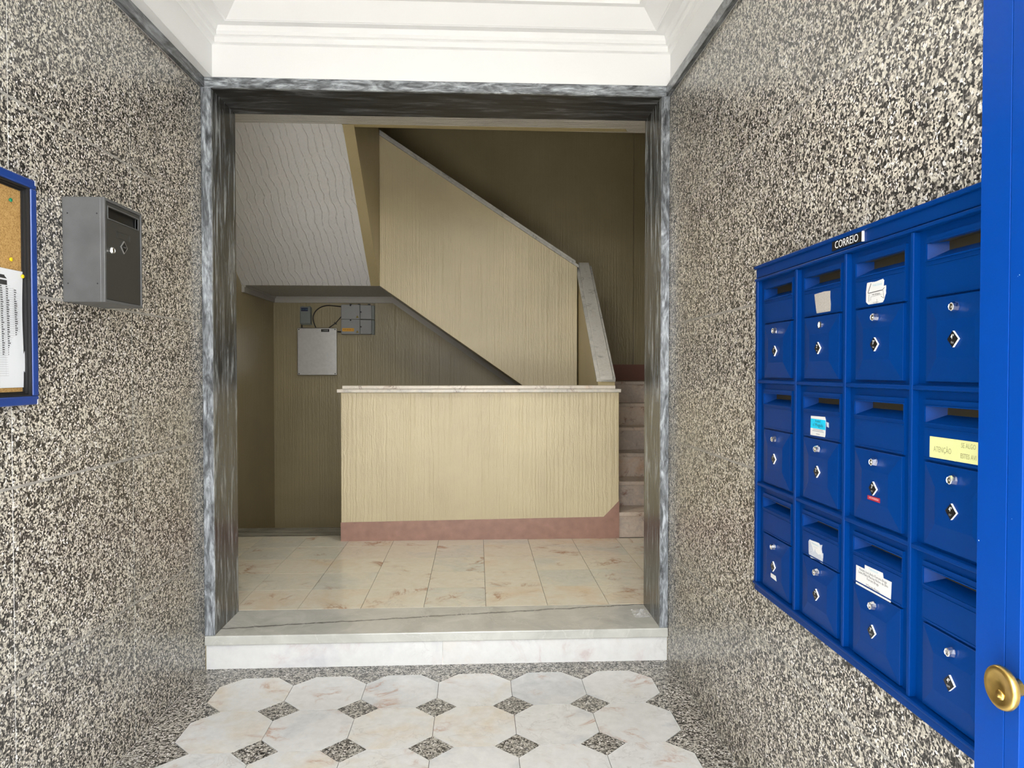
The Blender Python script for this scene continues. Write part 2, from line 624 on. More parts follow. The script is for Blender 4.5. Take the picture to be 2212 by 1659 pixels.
# marble strip along the top of both granite walls
struct(MB(tfL).box(0.0, 0.02, -0.1, YW - 0.012, 2.735, 2.783).build('trim_1', 'marble_trim', bevel=0.001))
struct(MB().box(XR - 0.02, XR, -0.1, YW - 0.012, 2.735, 2.783).build('trim_2', 'marble_trim', bevel=0.001))

# street front with its doorway
wf = MB()
wf.box(-1.6, -1.02, -0.30, -0.1, -0.02, 3.4)
wf.box(0.84, 1.3, -0.30, -0.1, -0.02, 3.4)
wf.box(-1.02, 0.84, -0.30, -0.1, 2.85, 3.4)
struct(wf.build('wall_front', 'paint_white'))
struct(MB().box(-14, 14, -9.0, -0.30, -0.30, -0.12).build('floor_street', 'pavement'))
struct(MB().box(-14, 14, -9.4, -9.0, -0.30, 2.2).build('wall_street_opposite', 'pavement'))

# vestibule floor: octagons with granite insets
fl = struct(MB().box(-1.4, 1.1, -0.3, YW + 0.01, -0.12, -0.006).build('floor', 'dark_joint'))
PX, PY, CUT, GX = 0.3262, 0.3245, 0.0855, 0.0011
X0, Y1 = -1.152, 3.3145
NC, NR = 6, 10
for r in range(NR):
    for c in range(NC):
        x0, x1 = X0 + c * PX + GX, X0 + (c + 1) * PX - GX
        y1, y0 = Y1 - r * PY - GX, Y1 - (r + 1) * PY + GX
        q = CUT
        pts = [(x0 + q, y0), (x1 - q, y0), (x1, y0 + q), (x1, y1 - q), (x1 - q, y1), (x0 + q, y1), (x0, y1 - q), (x0, y0 + q)]
        MB().prism(pts, -0.006, random.uniform(-0.0003, 0.0003)).build('octagon_tile', 'marble_octagon', fl)
d = CUT - 0.0016
for r in range(1, NR):
    for c in range(1, NC):
        x, y = X0 + c * PX, Y1 - r * PY
        MB().prism([(x - d, y), (x, y - d), (x + d, y), (x, y + d)], -0.006, 0).build('granite_inset', 'granite_floor', fl)
# granite border with toothed inner edge
d = CUT - 0.0016
YF = Y1 - NR * PY
pts = [(-1.30, 3.423), (-1.30, Y1 + GX), (X0 + d, Y1 + GX)]
for c in range(1, NC):
    x = X0 + c * PX
    pts += [(x - d, Y1 + 0.0016), (x, Y1 - d), (x + d, Y1 + 0.0016)]
pts += [(X0 + NC * PX - d, Y1 + GX), (0.95, Y1 + GX), (0.95, 3.423)]
MB().prism(pts, -0.006, 0).build('granite_border', 'granite_floor', fl)
pts = [(-1.345, Y1 - GX), (-1.345, YF), (X0 - GX, YF)]
for r in range(NR - 1, 0, -1):
    y = Y1 - r * PY
    pts += [(X0 - 0.0016, y - d), (X0 + d, y), (X0 - 0.0016, y + d)]
pts += [(X0 - GX, Y1 - d), (X0 + d - 0.003, Y1 - GX)]
MB().prism(pts, -0.006, 0).build('granite_border', 'granite_floor', fl)
XE = X0 + NC * PX
pts = [(0.95, Y1 - GX), (XE - d + 0.003, Y1 - GX), (XE + GX, Y1 - d)]
for r in range(1, NR):
    y = Y1 - r * PY
    pts += [(XE + 0.0016, y + d), (XE - d, y), (XE + 0.0016, y - d)]
pts += [(XE + GX, YF), (0.95, YF)]
MB().prism(pts, -0.006, 0).build('granite_border', 'granite_floor', fl)

# white stepped tray ceiling: one profile swept round the room
prof = [(0.0, 2.784), (0.0, 2.934), (0.018, 2.938), (0.018, 2.962), (0.024, 2.966), (0.032, 2.968), (0.032, 2.985), (0.042, 3.006),
        (0.092, 3.0005), (0.095, 3.0035), (0.099, 3.004), (0.168, 3.071), (0.194, 3.0715), (0.196, 3.09), (0.30, 3.19), (0.33, 3.192)]
XL_, XR_, YN_, YF_ = -1.23, 0.93, -0.1, 3.41
cm = MB()
rings = [[(XL_ + o_, YN_ + o_, z_), (XR_ - o_, YN_ + o_, z_), (XR_ - o_, YF_ - o_, z_), (XL_ + o_, YF_ - o_, z_)] for o_, z_ in prof]
vs = [p for rg in rings for p in rg]
fs = []
for i in range(len(rings) - 1):
    for s in range(4):
        t = (s + 1) % 4
        fs.append((i * 4 + s, i * 4 + t, (i + 1) * 4 + t, (i + 1) * 4 + s))
b = (len(rings) - 1) * 4
fs.append((b, b + 1, b + 2, b + 3))
cm.add(vs, fs)
struct(cm.build('ceiling', 'paint_white'))
# boxed-out beam that carries the ceiling along the left wall
struct(MB().box(-1.36, XL_ - 0.0012, -0.1, 3.409, 2.7835, 2.95).build('trim_3', 'paint_white'))

# marble frame of the inner opening
fr = MB().box(-1.2845, -1.236, 3.41, 3.75, ZS, 2.734)
fj = bpy.data.objects
frame = bpy.data.objects.new('trim_4', None)
COL.objects.link(frame)
struct(frame)
MB().box(-1.2845, -1.236, 3.41, 3.425, ZS, 2.734).build('jamb_face', 'marble_face', frame, 0.0015)
MB().box(0.888, 0.929, 3.41, 3.425, ZS, 2.734).build('jamb_face', 'marble_face', frame, 0.0015)
MB().box(-1.2845, 0.929, 3.408, 3.425, 2.734, 2.784).build('lintel_face', 'marble_lintel', frame, 0.0015)
MB().box(-1.26, -1.238, 3.425, 3.75, ZS, 2.734).build('jamb_reveal', 'marble_reveal_shaded', frame)
MB().box(0.8895, 0.912, 3.425, 3.75, ZS, 2.734).build('jamb_reveal', 'marble_reveal_shaded', frame)
MB().box(-1.26, 0.912, 3.425, 3.75, 2.7345, 2.76).build('lintel_reveal', 'marble_soffit_shaded', frame)

# step up into the stair hall
st = empty('marble_step', 'grey marble step slab with white marble riser across the opening', 'step')
MB().box(-1.283, 0.9285, 3.402, 3.768, 0.120, ZS).build('tread', 'marble_sill', st, 0.004)
MB().box(-1.282, -0.1665, 3.423, 3.45, 0.0, 0.1195).build('riser', 'marble_riser', st)
MB().box(-0.165, 0.9285, 3.423, 3.45, 0.0, 0.1195).build('riser', 'marble_riser', st)

# ================================================================== setting: stair hall shell
hf = MB()
hf.box(-2.3, -1.26, 3.43, 3.75, -0.02, 6.4)
hf.box(0.912, 2.3, 3.43, 3.75, -0.02, 6.4)
hf.box(-1.26, 0.912, 3.43, 3.75, 2.76, 6.4)
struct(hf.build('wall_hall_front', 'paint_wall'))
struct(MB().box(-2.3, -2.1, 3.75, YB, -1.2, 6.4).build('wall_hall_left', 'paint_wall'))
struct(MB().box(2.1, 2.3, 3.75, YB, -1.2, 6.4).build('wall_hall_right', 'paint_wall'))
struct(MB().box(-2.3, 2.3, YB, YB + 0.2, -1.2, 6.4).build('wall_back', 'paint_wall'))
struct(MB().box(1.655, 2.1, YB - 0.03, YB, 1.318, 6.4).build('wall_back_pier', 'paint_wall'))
struct(MB().box(-2.1, 2.1, 3.75, YB, 6.2, 6.4).build('ceiling', 'paint_white'))
# floor slab of the storey above, combed plaster underneath, beige painted edge band
struct(MB().box(-2.1, 2.1, 3.75, 5.165, 3.173, 3.42).build('ceiling', 'comb_ceiling'))
struct(MB().prism([(-0.96, 5.165), (1.08, 5.165), (1.10, 5.215), (0.55, 5.235), (-0.875, 5.215), (-0.96, 5.2)], 3.17, 3.42).build('trim_5', 'paint_band'))
struct(MB().prism([(1.08, 5.165), (2.1, 5.165), (2.1, 5.262), (0.6, 5.245), (1.10, 5.22)], 3.174, 3.42).build('trim_6', 'comb_ceiling'))

# hall floor tiles
hfl = struct(MB().box(-2.1, 2.1, 3.76, 5.44, -0.1, ZS - 0.006).build('floor', 'dark_joint'))
TX, TY = 0.3295, 0.3345
for r in range(5):
    for c in range(-7, 7):
        x0, x1 = max(-2.1, 0.047 + c * TX), min(2.1, 0.047 + (c + 1) * TX)
        y0, y1 = 3.7695 + r * TY, 3.7695 + (r + 1) * TY
        if x0 > -1.0 and r == 4:
            y1 = 5.268
        if x1 - x0 < 0.03:
            continue
        g = 0.0012
        MB().box(x0 + g, x1 - g, y0 + 0.0022, y1 - 0.0022, ZS - 0.006, ZS + random.uniform(-0.0004, 0.0004)).build('floor_tile', 'marble_hall_tile', hfl)
MB().box(-2.1, -0.998, 5.444, 5.745, 0.125, ZS).build('threshold_slab', 'marble_strip', hfl, 0.003)
# the stair to the basement drops away behind the threshold
MB().box(-2.1, -0.998, 5.70, 5.72, -0.9, 0.125).build('riser', 'marble_step', hfl)
struct(MB().box(-2.1, 2.1, 5.44, YB, -1.2, -0.9).build('floor', 'paint_terracotta'))

struct(MB().box(-2.1, 2.1, 5.36, 5.438, -1.2, ZS - 0.1).build('wall_basement', 'paint_terracotta'))

# grey cornices under the landing and under the flight
def cornice(a, b_, name='trim_7'):
    return None
tr = MB()
tr.box(-2.1, -0.872, YB - 0.028, YB, 2.120, 2.165)
tr.box(-2.1, -0.872, YB - 0.040, YB, 2.165, 2.182)
struct(tr.build('trim_7', 'cornice_grey'))
tr = MB()
tr.box(-2.1, -2.075, 6.5, YB - 0.04, 2.120, 2.165)
tr.box(-2.1, -2.063, 6.5, YB - 0.04, 2.165, 2.182)
struct(tr.build('trim_8', 'cornice_grey'))
SL = 0.697
def soff(x):
    return 2.182 - SL * (x + 0.875)
tr = MB()
tr.prism([(-0.872, 2.118), (0.918, 2.118 - SL * 1.79), (0.918, soff(0.918) - 0.016), (-0.872, 2.165)], YB - 0.028, YB, 'y')
tr.prism([(-0.872, 2.165), (0.918, soff(0.918) - 0.016), (0.918, soff(0.918)), (-0.872, 2.182)], YB - 0.04, YB, 'y')
struct(tr.build('trim_9', 'cornice_grey'))
struct(MB().box(0.93, 2.1, YB - 0.035, YB, 1.318, 1.482).build('baseboard_back', 'paint_dark_pink'))

# ================================================================== parapet in the hall
pa = empty('parapet', 'low beige combed wall with marble coping and terracotta skirting', 'wall')
MB().box(-0.995, 1.06, 5.27, 5.43, ZS, 1.256).build('wall_body', 'paint_beige', pa, 0.004)
sk = MB().prism([(-0.998, ZS), (1.063, ZS), (1.063, 0.446), (0.946, 0.325), (-0.998, 0.303)], 5.2655, 5.27, 'y')
sk.box(-0.999, -0.995, 5.27, 5.434, ZS, 0.303)
sk.build('skirting', 'paint_terracotta', pa)
MB().box(-1.021, 1.072, 5.25, 5.45, 1.256, 1.2805).build('coping_slab', 'marble_cap', pa, 0.003)
MB().box(-0.985, 1.033, 5.272, 5.43, 1.2815, 1.306).build('coping_slab', 'marble_cap', pa, 0.003)

# ================================================================== staircase
sc = empty('staircase', 'marble staircase with beige solid balustrades behind the parapet', 'staircase')
RS, TR = 0.1922, 0.249
for i in range(6):
    yf = 5.285 + TR * i
    zt = ZS + RS * (i + 1)
    MB().box(1.062, 2.1, yf, yf + 0.02, ZS + RS * i, zt - 0.03).build('riser', 'marble_step', sc)
    if i < 5:
        MB().box(1.062, 2.1, yf - 0.018, yf + TR, zt - 0.03, zt).build('tread', 'marble_step', sc, 0.004)
MB().box(1.062, 2.1, 5.285 + TR * 5 - 0.018, YB, 1.288, 1.318).build('landing', 'marble_step', sc, 0.004)
MB().box(0.918, 1.062, 6.62, YB, 1.1, 1.318).build('landing_slab', 'marble_step', sc)
# solid balustrade of the lower flight and its sloping two-tier coping
def yz(y):
    return 1.285 + (2.362 - 1.285) * (y - 5.40) / (6.62 - 5.40)
MB().prism([(5.435, ZS), (6.62, ZS), (6.62, yz(6.62)), (5.435, yz(5.435))], 0.93, 1.06, 'x').build('balustrade', 'paint_beige_smooth', sc)
MB().prism([(5.452, yz(5.452)), (6.625, yz(6.625)), (6.625, yz(6.625) + 0.028), (5.452, yz(5.452) + 0.028)], 0.921, 1.070, 'x').build('coping_slab', 'marble_coping', sc, 0.003)
MB().prism([(5.435, yz(5.435) + 0.029), (6.63, yz(6.63) + 0.029), (6.63, yz(6.63) + 0.056), (5.435, yz(5.435) + 0.056)], 0.947, 1.046, 'x').build('coping_slab', 'marble_coping', sc, 0.003)
# solid balustrade of the middle flight (faces the visitor)
def xz(x):
    return 2.365 + (3.535 - 2.365) * (0.918 - x) / 1.793
MB().prism([(-0.875, soff(-0.875)), (0.918, soff(0.918)), (0.918, xz(0.918)), (-0.875, xz(-0.875))], 6.5, 6.62, 'y').build('balustrade', 'paint_beige', sc, 0.004)
MB().prism([(-0.872, xz(-0.872)), (0.930, xz(0.930)), (0.930, xz(0.930) + 0.026), (-0.872, xz(-0.872) + 0.026)], 6.487, 6.633, 'y').build('coping_slab', 'marble_coping', sc, 0.002)
MB().prism([(-0.872, xz(-0.872) + 0.027), (0.905, xz(0.905) + 0.027), (0.905, xz(0.905) + 0.05), (-0.872, xz(-0.872) + 0.05)], 6.503, 6.617, 'y').build('coping_slab', 'marble_coping', sc, 0.002)
# the middle flight itself, stepped on top, plastered below
pts = [(-0.875, soff(-0.875)), (0.918, soff(0.918)), (0.918, 1.318)]
n = 7
for i in range(n):
    x = 0.918 - 1.793 * i / n
    z1 = 1.318 + (2.46 - 1.318) * (i + 1) / n
    pts += [(x, z1), (0.918 - 1.793 * (i + 1) / n, z1)]
MB().prism(pts, 6.62, YB, 'y').build('flight', 'rough_plaster', sc)
MB().box(-2.1, -0.875, 6.5, YB, 2.182, 2.46).build('landing', 'rough_plaster', sc)
# upper flight rising towards the visitor: ribbed white soffit, beige edge and side
MB().prism([(6.5, 2.182), (5.165, 3.172), (5.165, 3.42), (6.5, 2.46)], -2.1, -0.955, 'x').build('flight', 'drip_plaster', sc)
MB().prism([(6.5, 2.182), (5.165, 3.172), (5.165, 4.5), (6.5, 3.535)], -0.955, -0.875, 'x').build('balustrade', 'paint_beige_smooth', sc)

# ================================================================== blue bank of letterboxes
bk = empty('letterbox_bank', 'blue metal bank of twelve letterboxes on the right granite wall', 'letterbox')
XF, XP = 0.860, 0.8745
YA, YZ = 1.098, 2.168
ycell = [(1.896, 2.150), (1.637, 1.884), (1.380, 1.627), (1.124, 1.370)]
ZT, PITCH = 1.690, 0.3135
f_ = MB()
f_.box(XF + 0.002, XR, YA, YZ, 1.700, 1.737)
f_.box(XF + 0.002, XR, YA, YZ, 0.737, 0.758)
f_.box(XF, XR, 2.151, YZ, 0.758, 1.700)
f_.box(XF, XR, YA, 1.112, 0.758, 1.700)
f_.box(XP + 0.035, XR, 1.112, 2.151, 0.758, 1.700)
f_.build('frame', 'blue_gloss', bk, 0.003)
MB().box(XF - 0.006, XF + 0.02, YA, YZ, 1.7275, 1.7375).build('header_lip', 'blue_gloss', bk, 0.0025)
MB().box(XF - 0.003, XF + 0.02, YA, YZ, 1.690, 1.698).build('header_lip', 'blue_gloss', bk, 0.0025)
MB().box(XF - 0.004, XF + 0.02, YA, YZ, 0.757, 0.765).build('sill_lip', 'blue_gloss', bk, 0.0025)
for k_ in range(3):
    a, b2 = ycell[k_ + 1][1], ycell[k_][0]
    MB().box(XF, XP + 0.006, a, b2, 0.765, 1.690).build('divider', 'blue_gloss', bk, 0.002)
for r in (1, 2):
    z0 = ZT - PITCH * r + 0.0065
    for c in range(4):
        a, b2 = ycell[c]
        MB().prism([(XP + 0.006, z0 - 0.008), (XP + 0.006, z0 + 0.008), (XF + 0.001, z0 + 0.004), (XF + 0.001, z0 - 0.004)], a, b2, 'y').build('crossbar', 'blue_gloss', bk, 0.0015)

floors = ['1º', '2º', '3º', '4º']
sides = ['Esq', 'Dtº', 'DtºF']


def jag(pts, amt, seed):
    rnd = random.Random(seed)
    out = []
    for i, p in enumerate(pts):
        q = pts[(i + 1) % len(pts)]
        out.append(p)
        m = 3
        for s in range(1, m):
            t = s / m
            out.append((p[0] + (q[0] - p[0]) * t + rnd.uniform(-amt, amt), p[1] + (q[1] - p[1]) * t + rnd.uniform(-amt, amt)))
    return out


lock_r = [(0.0088, 0), (0.0098, 0.002), (0.0098, 0.0035), (0.0080, 0.0125), (0.0066, 0.0135), (0.0058, 0.0125), (0.0022, 0.0122), (0.0016, 0.0135)]
boxes = {}
for c in range(4):
    ya, yb = ycell[c]
    yc_ = (ya + yb) / 2 + 0.001
    for r in range(3):
        zt = ZT - PITCH * r
        zb = zt - 0.3005
        HW = 0.092
        xb = 0.8690
        m = MB()
        s0, s1 = zt - 0.0605, zt - 0.0285         # slot
        # face panel round the slot
        m.box(xb, XP, yc_ - HW - 0.004, yc_ + HW + 0.004, zt - 0.132, s0)
        m.box(xb, XP, yc_ - HW - 0.004, yc_ + HW + 0.004, s1, zt - 0.016)
        m.box(xb, XP, yc_ + HW, yc_ + HW + 0.004, s0, s1)
        m.box(xb, XP, yc_ - HW - 0.004, yc_ - HW, s0, s1)
        # raised lip round the slot and lines pressed in the sheet
        m.box(xb - 0.0025, xb, yc_ - HW - 0.002, yc_ + HW + 0.002, s0 - 0.003, s0)
        m.box(xb - 0.0025, xb, yc_ - HW - 0.002, yc_ + HW + 0.002, s1, s1 + 0.002)
        m.box(xb - 0.0025, xb, yc_ + HW - 0.0005, yc_ + HW + 0.0025, s0, s1)
        m.box(xb - 0.0015, xb, yc_ - HW, yc_ + HW, s0 - 0.0115, s0 - 0.0095)
        m.box(xb - 0.0015, xb, yc_ - HW, yc_ + HW, zt - 0.130, zt - 0.1275)
        # back plate of the cell
        m.box(XP, XP + 0.004, ya, yb, zb, s0)
        m.box(XP, XP + 0.004, ya, yb, s1, zt)
        m.box(XP, XP + 0.004, ya, yc_ - HW, s0, s1)
        m.box(XP, XP + 0.004, yc_ + HW, yb, s0, s1)
        # funnel of the slot
        o1 = [(xb, yc_ - HW, s0), (xb, yc_ + HW, s0), (xb, yc_ + HW, s1), (xb, yc_ - HW, s1)]
        i1 = [(xb + 0.028, yc_ - HW + 0.012, s0 + 0.016), (xb + 0.028, yc_ + HW - 0.024, s0 + 0.016), (xb + 0.028, yc_ + HW - 0.024, s1 + 0.001), (xb + 0.028, yc_ - HW + 0.012, s1 + 0.001)]
        m.add(o1 + i1, [(0, 1, 5, 4), (1, 2, 6, 5), (3, 0, 4, 7)])
        m.add(o1 + i1, [(2, 3, 7, 6)], 1)
        m.box(xb + 0.028, xb + 0.029, yc_ - HW, yc_ + HW, s0, s1 + 0.003, 1)
        lb = m.build('letterbox', ['blue_gloss', 'slot_dark'], bk)
        # hinged door with a bevelled raised field
        d_ = MB()
        z0, z1 = zt - 0.2945, zt - 0.136
        a, b2 = yc_ - 0.0915, yc_ + 0.0915
        pa_, pb_ = yc_ - 0.0515, yc_ + 0.0515
        q0, q1 = zt - 0.2495, zt - 0.180
        X1, X2, X3 = XP, 0.8675, 0.8625
        o0 = [(X1, a, z0), (X1, b2, z0), (X1, b2, z1), (X1, a, z1)]
        o1 = [(X2, a, z0), (X2, b2, z0), (X2, b2, z1), (X2, a, z1)]
        o2 = [(X2, a + 0.002, z0 + 0.002), (X2, b2 - 0.002, z0 + 0.002), (X2, b2 - 0.002, z1 - 0.002), (X2, a + 0.002, z1 - 0.002)]
        o3 = [(X3, pa_, q0), (X3, pb_, q0), (X3, pb_, q1), (X3, pa_, q1)]
        vs = o0 + o1 + o2 + o3
        fs = []
        for lv in range(3):
            for s in range(4):
                t = (s + 1) % 4
                fs.append((lv * 4 + s, lv * 4 + t, lv * 4 + 4 + t, lv * 4 + 4 + s))
        fs.append((12, 13, 14, 15))
        d_.add(vs, fs)
        d_.build('door', 'blue_gloss', lb, 0.0006, 1)
        # chrome cam lock
        lk = MB()
        lk.lathe(lock_r if not (c == 1 and r == 0) else [(0.0092, 0), (0.0092, 0.003), (0.0070, 0.0032), (0.0068, 0.001)], on_right(0.8655, yc_ - (0.002), zt - 0.1585), 8 if not (c == 1 and r == 0) else 20, 0, False)
        lk.build('lock', 'chrome', lb)
        # engraved diamond plate
        pl = MB()
        fn = on_right(X3, yc_ + 0.001, zt - 0.2165)
        q = 0.0150
        dia = [(q, 0), (0, q), (-q, 0), (0, -q)]
        pl.add([fn(x, y, 0) for x, y in dia] + [fn(x, y, 0.0038) for x, y in dia], [(0, 1, 5, 4), (1, 2, 6, 5), (2, 3, 7, 6), (3, 0, 4, 7)], 1)
        pl.add([fn(x, y, 0.0038) for x, y in dia], [(0, 1, 2, 3)], 0)
        text(pl, floors[c], 0.0125, on_right(X3 - 0.0038, yc_ + 0.0015, zt - 0.2125), 2, stretch=0.85)
        text(pl, sides[r], 0.0052, on_right(X3 - 0.0038, yc_ + 0.0015, zt - 0.2225), 3)
        pl.build('number_plate', ['plate_black', 'white_plastic', 'white_plastic', 'engraving'], lb)
        boxes[c, r] = lb

XS = 0.8690   # face on which the stickers are stuck


def sticker(name, pts, mats, parent, th=0.0004, xs=XS, sh=(0, 0)):
    m = MB()
    k_ = (xs - 0.0) / 0.8745
    P = [(y * k_ + sh[0], H + (z - H) * k_ + sh[1]) for y, z in pts]
    m.prism(P, xs - th, xs - 0.00005, 'x')
    return m, (lambda y, z: (y * k_ + sh[0], H + (z - H) * k_ + sh[1]))


# cyan handwritten sticker, second column middle row
pts = [(1.8253, 1.2983), (1.7492, 1.3), (1.7451, 1.2929), (1.7468, 1.2547), (1.7495, 1.2488), (1.827, 1.2477)]
m, g = sticker('s', pts, None, None)
bd = [g(*p) for p in [(1.8252, 1.2915), (1.7457, 1.2918), (1.7462, 1.2669), (1.8260, 1.2669)]]
m.prism(bd, XS - 0.0006, XS - 0.0004, 'x', 1)
bl = [g(*p) for p in [(1.7427, 1.2881), (1.7302, 1.2867), (1.73, 1.2745), (1.7403, 1.2765)]]
m.prism(bl, XS - 0.0004, XS - 0.00005, 'x', 3)
cy = g(1.786, 1.2866)
text(m, 'Aceito!', 0.0098, on_right(XS - 0.0006, cy[0], cy[1]), 2)
cy = g(1.786, 1.2765)
text(m, 'c/ Mogada', 0.0115, on_right(XS - 0.0006, cy[0], cy[1]), 2, stretch=1.15)
for zz, wd in ((1.2643, 0.052), (1.2605, 0.06), (1.2535, 0.02)):
    p = g(1.786, zz)
    m.box(XS - 0.0005, XS - 0.0004, p[0] - wd / 2, p[0] + wd / 2, p[1] - 0.0009, p[1] + 0.0009, 4)
m.build('sticker', ['sticker_white', 'sticker_cyan', 'ink', 'sticker_torn', 'ink_grey'], boxes[1, 1])
# yellow note, fourth column middle row
pts = [(1.3339, 1.29), (1.1937, 1.2909), (1.193, 1.2512), (1.3341, 1.2497)]
m, g = sticker('s', pts, None, None)
p = g(1.296, 1.2665)
text(m, 'ATENÇÃO', 0.0150, on_right(XS - 0.0004, p[0], p[1]), 1, stretch=0.72)
p = g(1.225, 1.281)
text(m, 'SE ALGO', 0.0125, on_right(XS - 0.0004, p[0], p[1]), 1, stretch=0.78)
p = g(1.225, 1.262)
text(m, 'ESTES AVI', 0.0125, on_right(XS - 0.0004, p[0], p[1]), 1, stretch=0.78)
a = g(1.2594, 1.2905); b2 = g(1.258, 1.2502)
m.box(XS - 0.0006, XS - 0.0004, b2[0], a[0] + 0.004, b2[1], a[1] - 0.0003, 2)
m.build('paper_note', ['post_it', 'ink_pencil', 'post_it'], boxes[3, 1])
# typed name label, third column bottom row, over an older label
pts = [(1.5604, 0.9783), (1.4886, 0.9799), (1.4861, 0.9694), (1.4861, 0.96), (1.5603, 0.96)]
m, g = sticker('s', pts, None, None, 0.0003)
nl = [g(*p) for p in [(1.5961, 0.9686), (1.4554, 0.9699), (1.458, 0.9253), (1.5967, 0.9246)]]
m.prism(nl, XS - 0.0006, XS - 0.0003, 'x', 0)
p = g(1.524, 0.9742)
text(m, 'PUBLICIDADE', 0.0058, on_right(XS - 0.0003, p[0], p[1]), 2)
for s_, zz, sz in (('Renato José Anão Ferreira Braga', 0.9635, 0.0083), ('Laura Maria Mendes Nobre da Silva', 0.9563, 0.0083), ('Ferreira Braga', 0.9492, 0.0083), ('3ºDireito Frente', 0.9350, 0.0083)):
    p = g(1.5265, zz)
    text(m, s_, sz, on_right(XS - 0.0006, p[0], p[1]), 1, stretch=0.98 if len(s_) < 20 else 0.98, res=1)
m.build('name_label', ['sticker_white', 'ink', 'ink_blue'], boxes[2, 2])
# torn white sticker, third column top row
pts = [(1.5607, 1.6129), (1.5417, 1.6128), (1.5337, 1.6115), (1.4983, 1.6143), (1.494, 1.6109), (1.4959, 1.5992), (1.4871, 1.5991), (1.4868, 1.5819), (1.4937, 1.5688), (1.4983, 1.564), (1.5516, 1.5624), (1.5645, 1.5703), (1.5649, 1.5939)]
m, g = sticker('s', jag(pts, 0.0008, 3), None, None)
p = g(1.519, 1.604); text(m, 'PUBLICIDADE', 0.0058, on_right(XS - 0.0004, p[0], p[1]), 2)
for y0_, z0_, y1_, z1_, t_ in ((1.556, 1.589, 1.500, 1.5905, 0.0016), (1.500, 1.5905, 1.4925, 1.595, 0.0012), (1.5445, 1.61, 1.557, 1.59, 0.0018), (1.498, 1.59, 1.4935, 1.572, 0.0009), (1.506, 1.578, 1.4955, 1.5725, 0.0009), (1.5525, 1.5865, 1.554, 1.570, 0.001), (1.521, 1.573, 1.521, 1.563, 0.0006), (1.545, 1.580, 1.503, 1.5815, 0.0004), (1.545, 1.580, 1.546, 1.572, 0.0005)):
    a = g(y0_, z0_); b2 = g(y1_, z1_)
    dx, dz = b2[0] - a[0], b2[1] - a[1]
    L_ = math.hypot(dx, dz) or 1
    nx, nz = -dz / L_ * t_ / 2, dx / L_ * t_ / 2
    m.prism([(a[0] - nx, a[1] - nz), (b2[0] - nx, b2[1] - nz), (b2[0] + nx, b2[1] + nz), (a[0] + nx, a[1] + nz)], XS - 0.0006, XS - 0.0004, 'x', 1)
p = g(1.524, 1.5845); text(m, 'não obrigado', 0.0058, on_right(XS - 0.0004, p[0], p[1]), 1)
p = g(1.525, 1.5665); text(m, 'não endereçada', 0.0034, on_right(XS - 0.0004, p[0], p[1]), 1, res=1)
m.build('torn_sticker', ['sticker_white', 'ink', 'ink_blue'], boxes[2, 0])
# glue patch left by a sticker, second column top row
pts = [(1.811, 1.6139), (1.7275, 1.614), (1.7266, 1.5628), (1.7983, 1.5635)]
m, g = sticker('s', jag(pts, 0.0022, 5), None, None)
m.build('sticker_remains', 'sticker_glue', boxes[1, 0])
# half torn sticker, second column bottom row
pts = [(1.8274, 0.9724), (1.776, 0.975), (1.7687, 0.9718), (1.7574, 0.9751), (1.7613, 0.9646), (1.7581, 0.954), (1.753, 0.9543), (1.7556, 0.9278), (1.7721, 0.9294), (1.806, 0.9279), (1.819, 0.9255), (1.8312, 0.9342), (1.8329, 0.9675)]
m, g = sticker('s', jag(pts, 0.0007, 9), None, None)
wh = [g(*p) for p in [(1.826, 0.972), (1.7765, 0.9742), (1.770, 0.966), (1.760, 0.951), (1.757, 0.938), (1.7635, 0.949), (1.779, 0.945), (1.793, 0.949), (1.797, 0.958), (1.802, 0.945), (1.808, 0.953)]]
m.prism(wh, XS - 0.0006, XS - 0.0004, 'x', 1)
p = g(1.796, 0.9665); text(m, 'PUBLICIDADE', 0.0058, on_right(XS - 0.0006, p[0], p[1]), 2)
p = g(1.794, 0.9598); text(m, 'não endereçada', 0.0034, on_right(XS - 0.0006, p[0], p[1]), 3, res=1)
m.build('torn_sticker', ['sticker_torn', 'sticker_white', 'ink_blue', 'ink_grey'], boxes[1, 2])
# white slip under the plate, first column bottom row; red label third column middle row
XD = 0.8622
pts = [(2.0726, 0.8144), (2.0377, 0.8144), (2.0322, 0.8005), (2.0724, 0.8021)]
m, g = sticker('s', pts, None, None, 0.0004, XD)
m.build('paper_slip', 'sticker_white', boxes[0, 2])
pts = [(1.551, 1.1379), (1.5023, 1.1386), (1.5022, 1.1284), (1.5518, 1.129)]
m, g = sticker('s', pts, None, None, 0.0006, XD)
p = g(1.5255, 1.1338); text(m, 'HITAVARIDA', 0.0065, on_right(XD - 0.0006, p[0], p[1]), 1, stretch=0.98)
m.build('red_label', ['sticker_red', 'ink_pink'], boxes[2, 1])
# CORREIO strip on the header
m = MB()
m.box(XF - 0.0015, XF + 0.002, 1.556, 1.691, 1.7055, 1.7265)
m.box(XF - 0.0025, XF + 0.002, 1.552, 1.5555, 1.7045, 1.7285, 1)
text(m, 'CORREIO', 0.0255, on_right(XF - 0.0015, 1.6235, 1.716), 1, stretch=0.97)
m.build('sign_strip', ['plate_black', 'white_plastic'], bk)

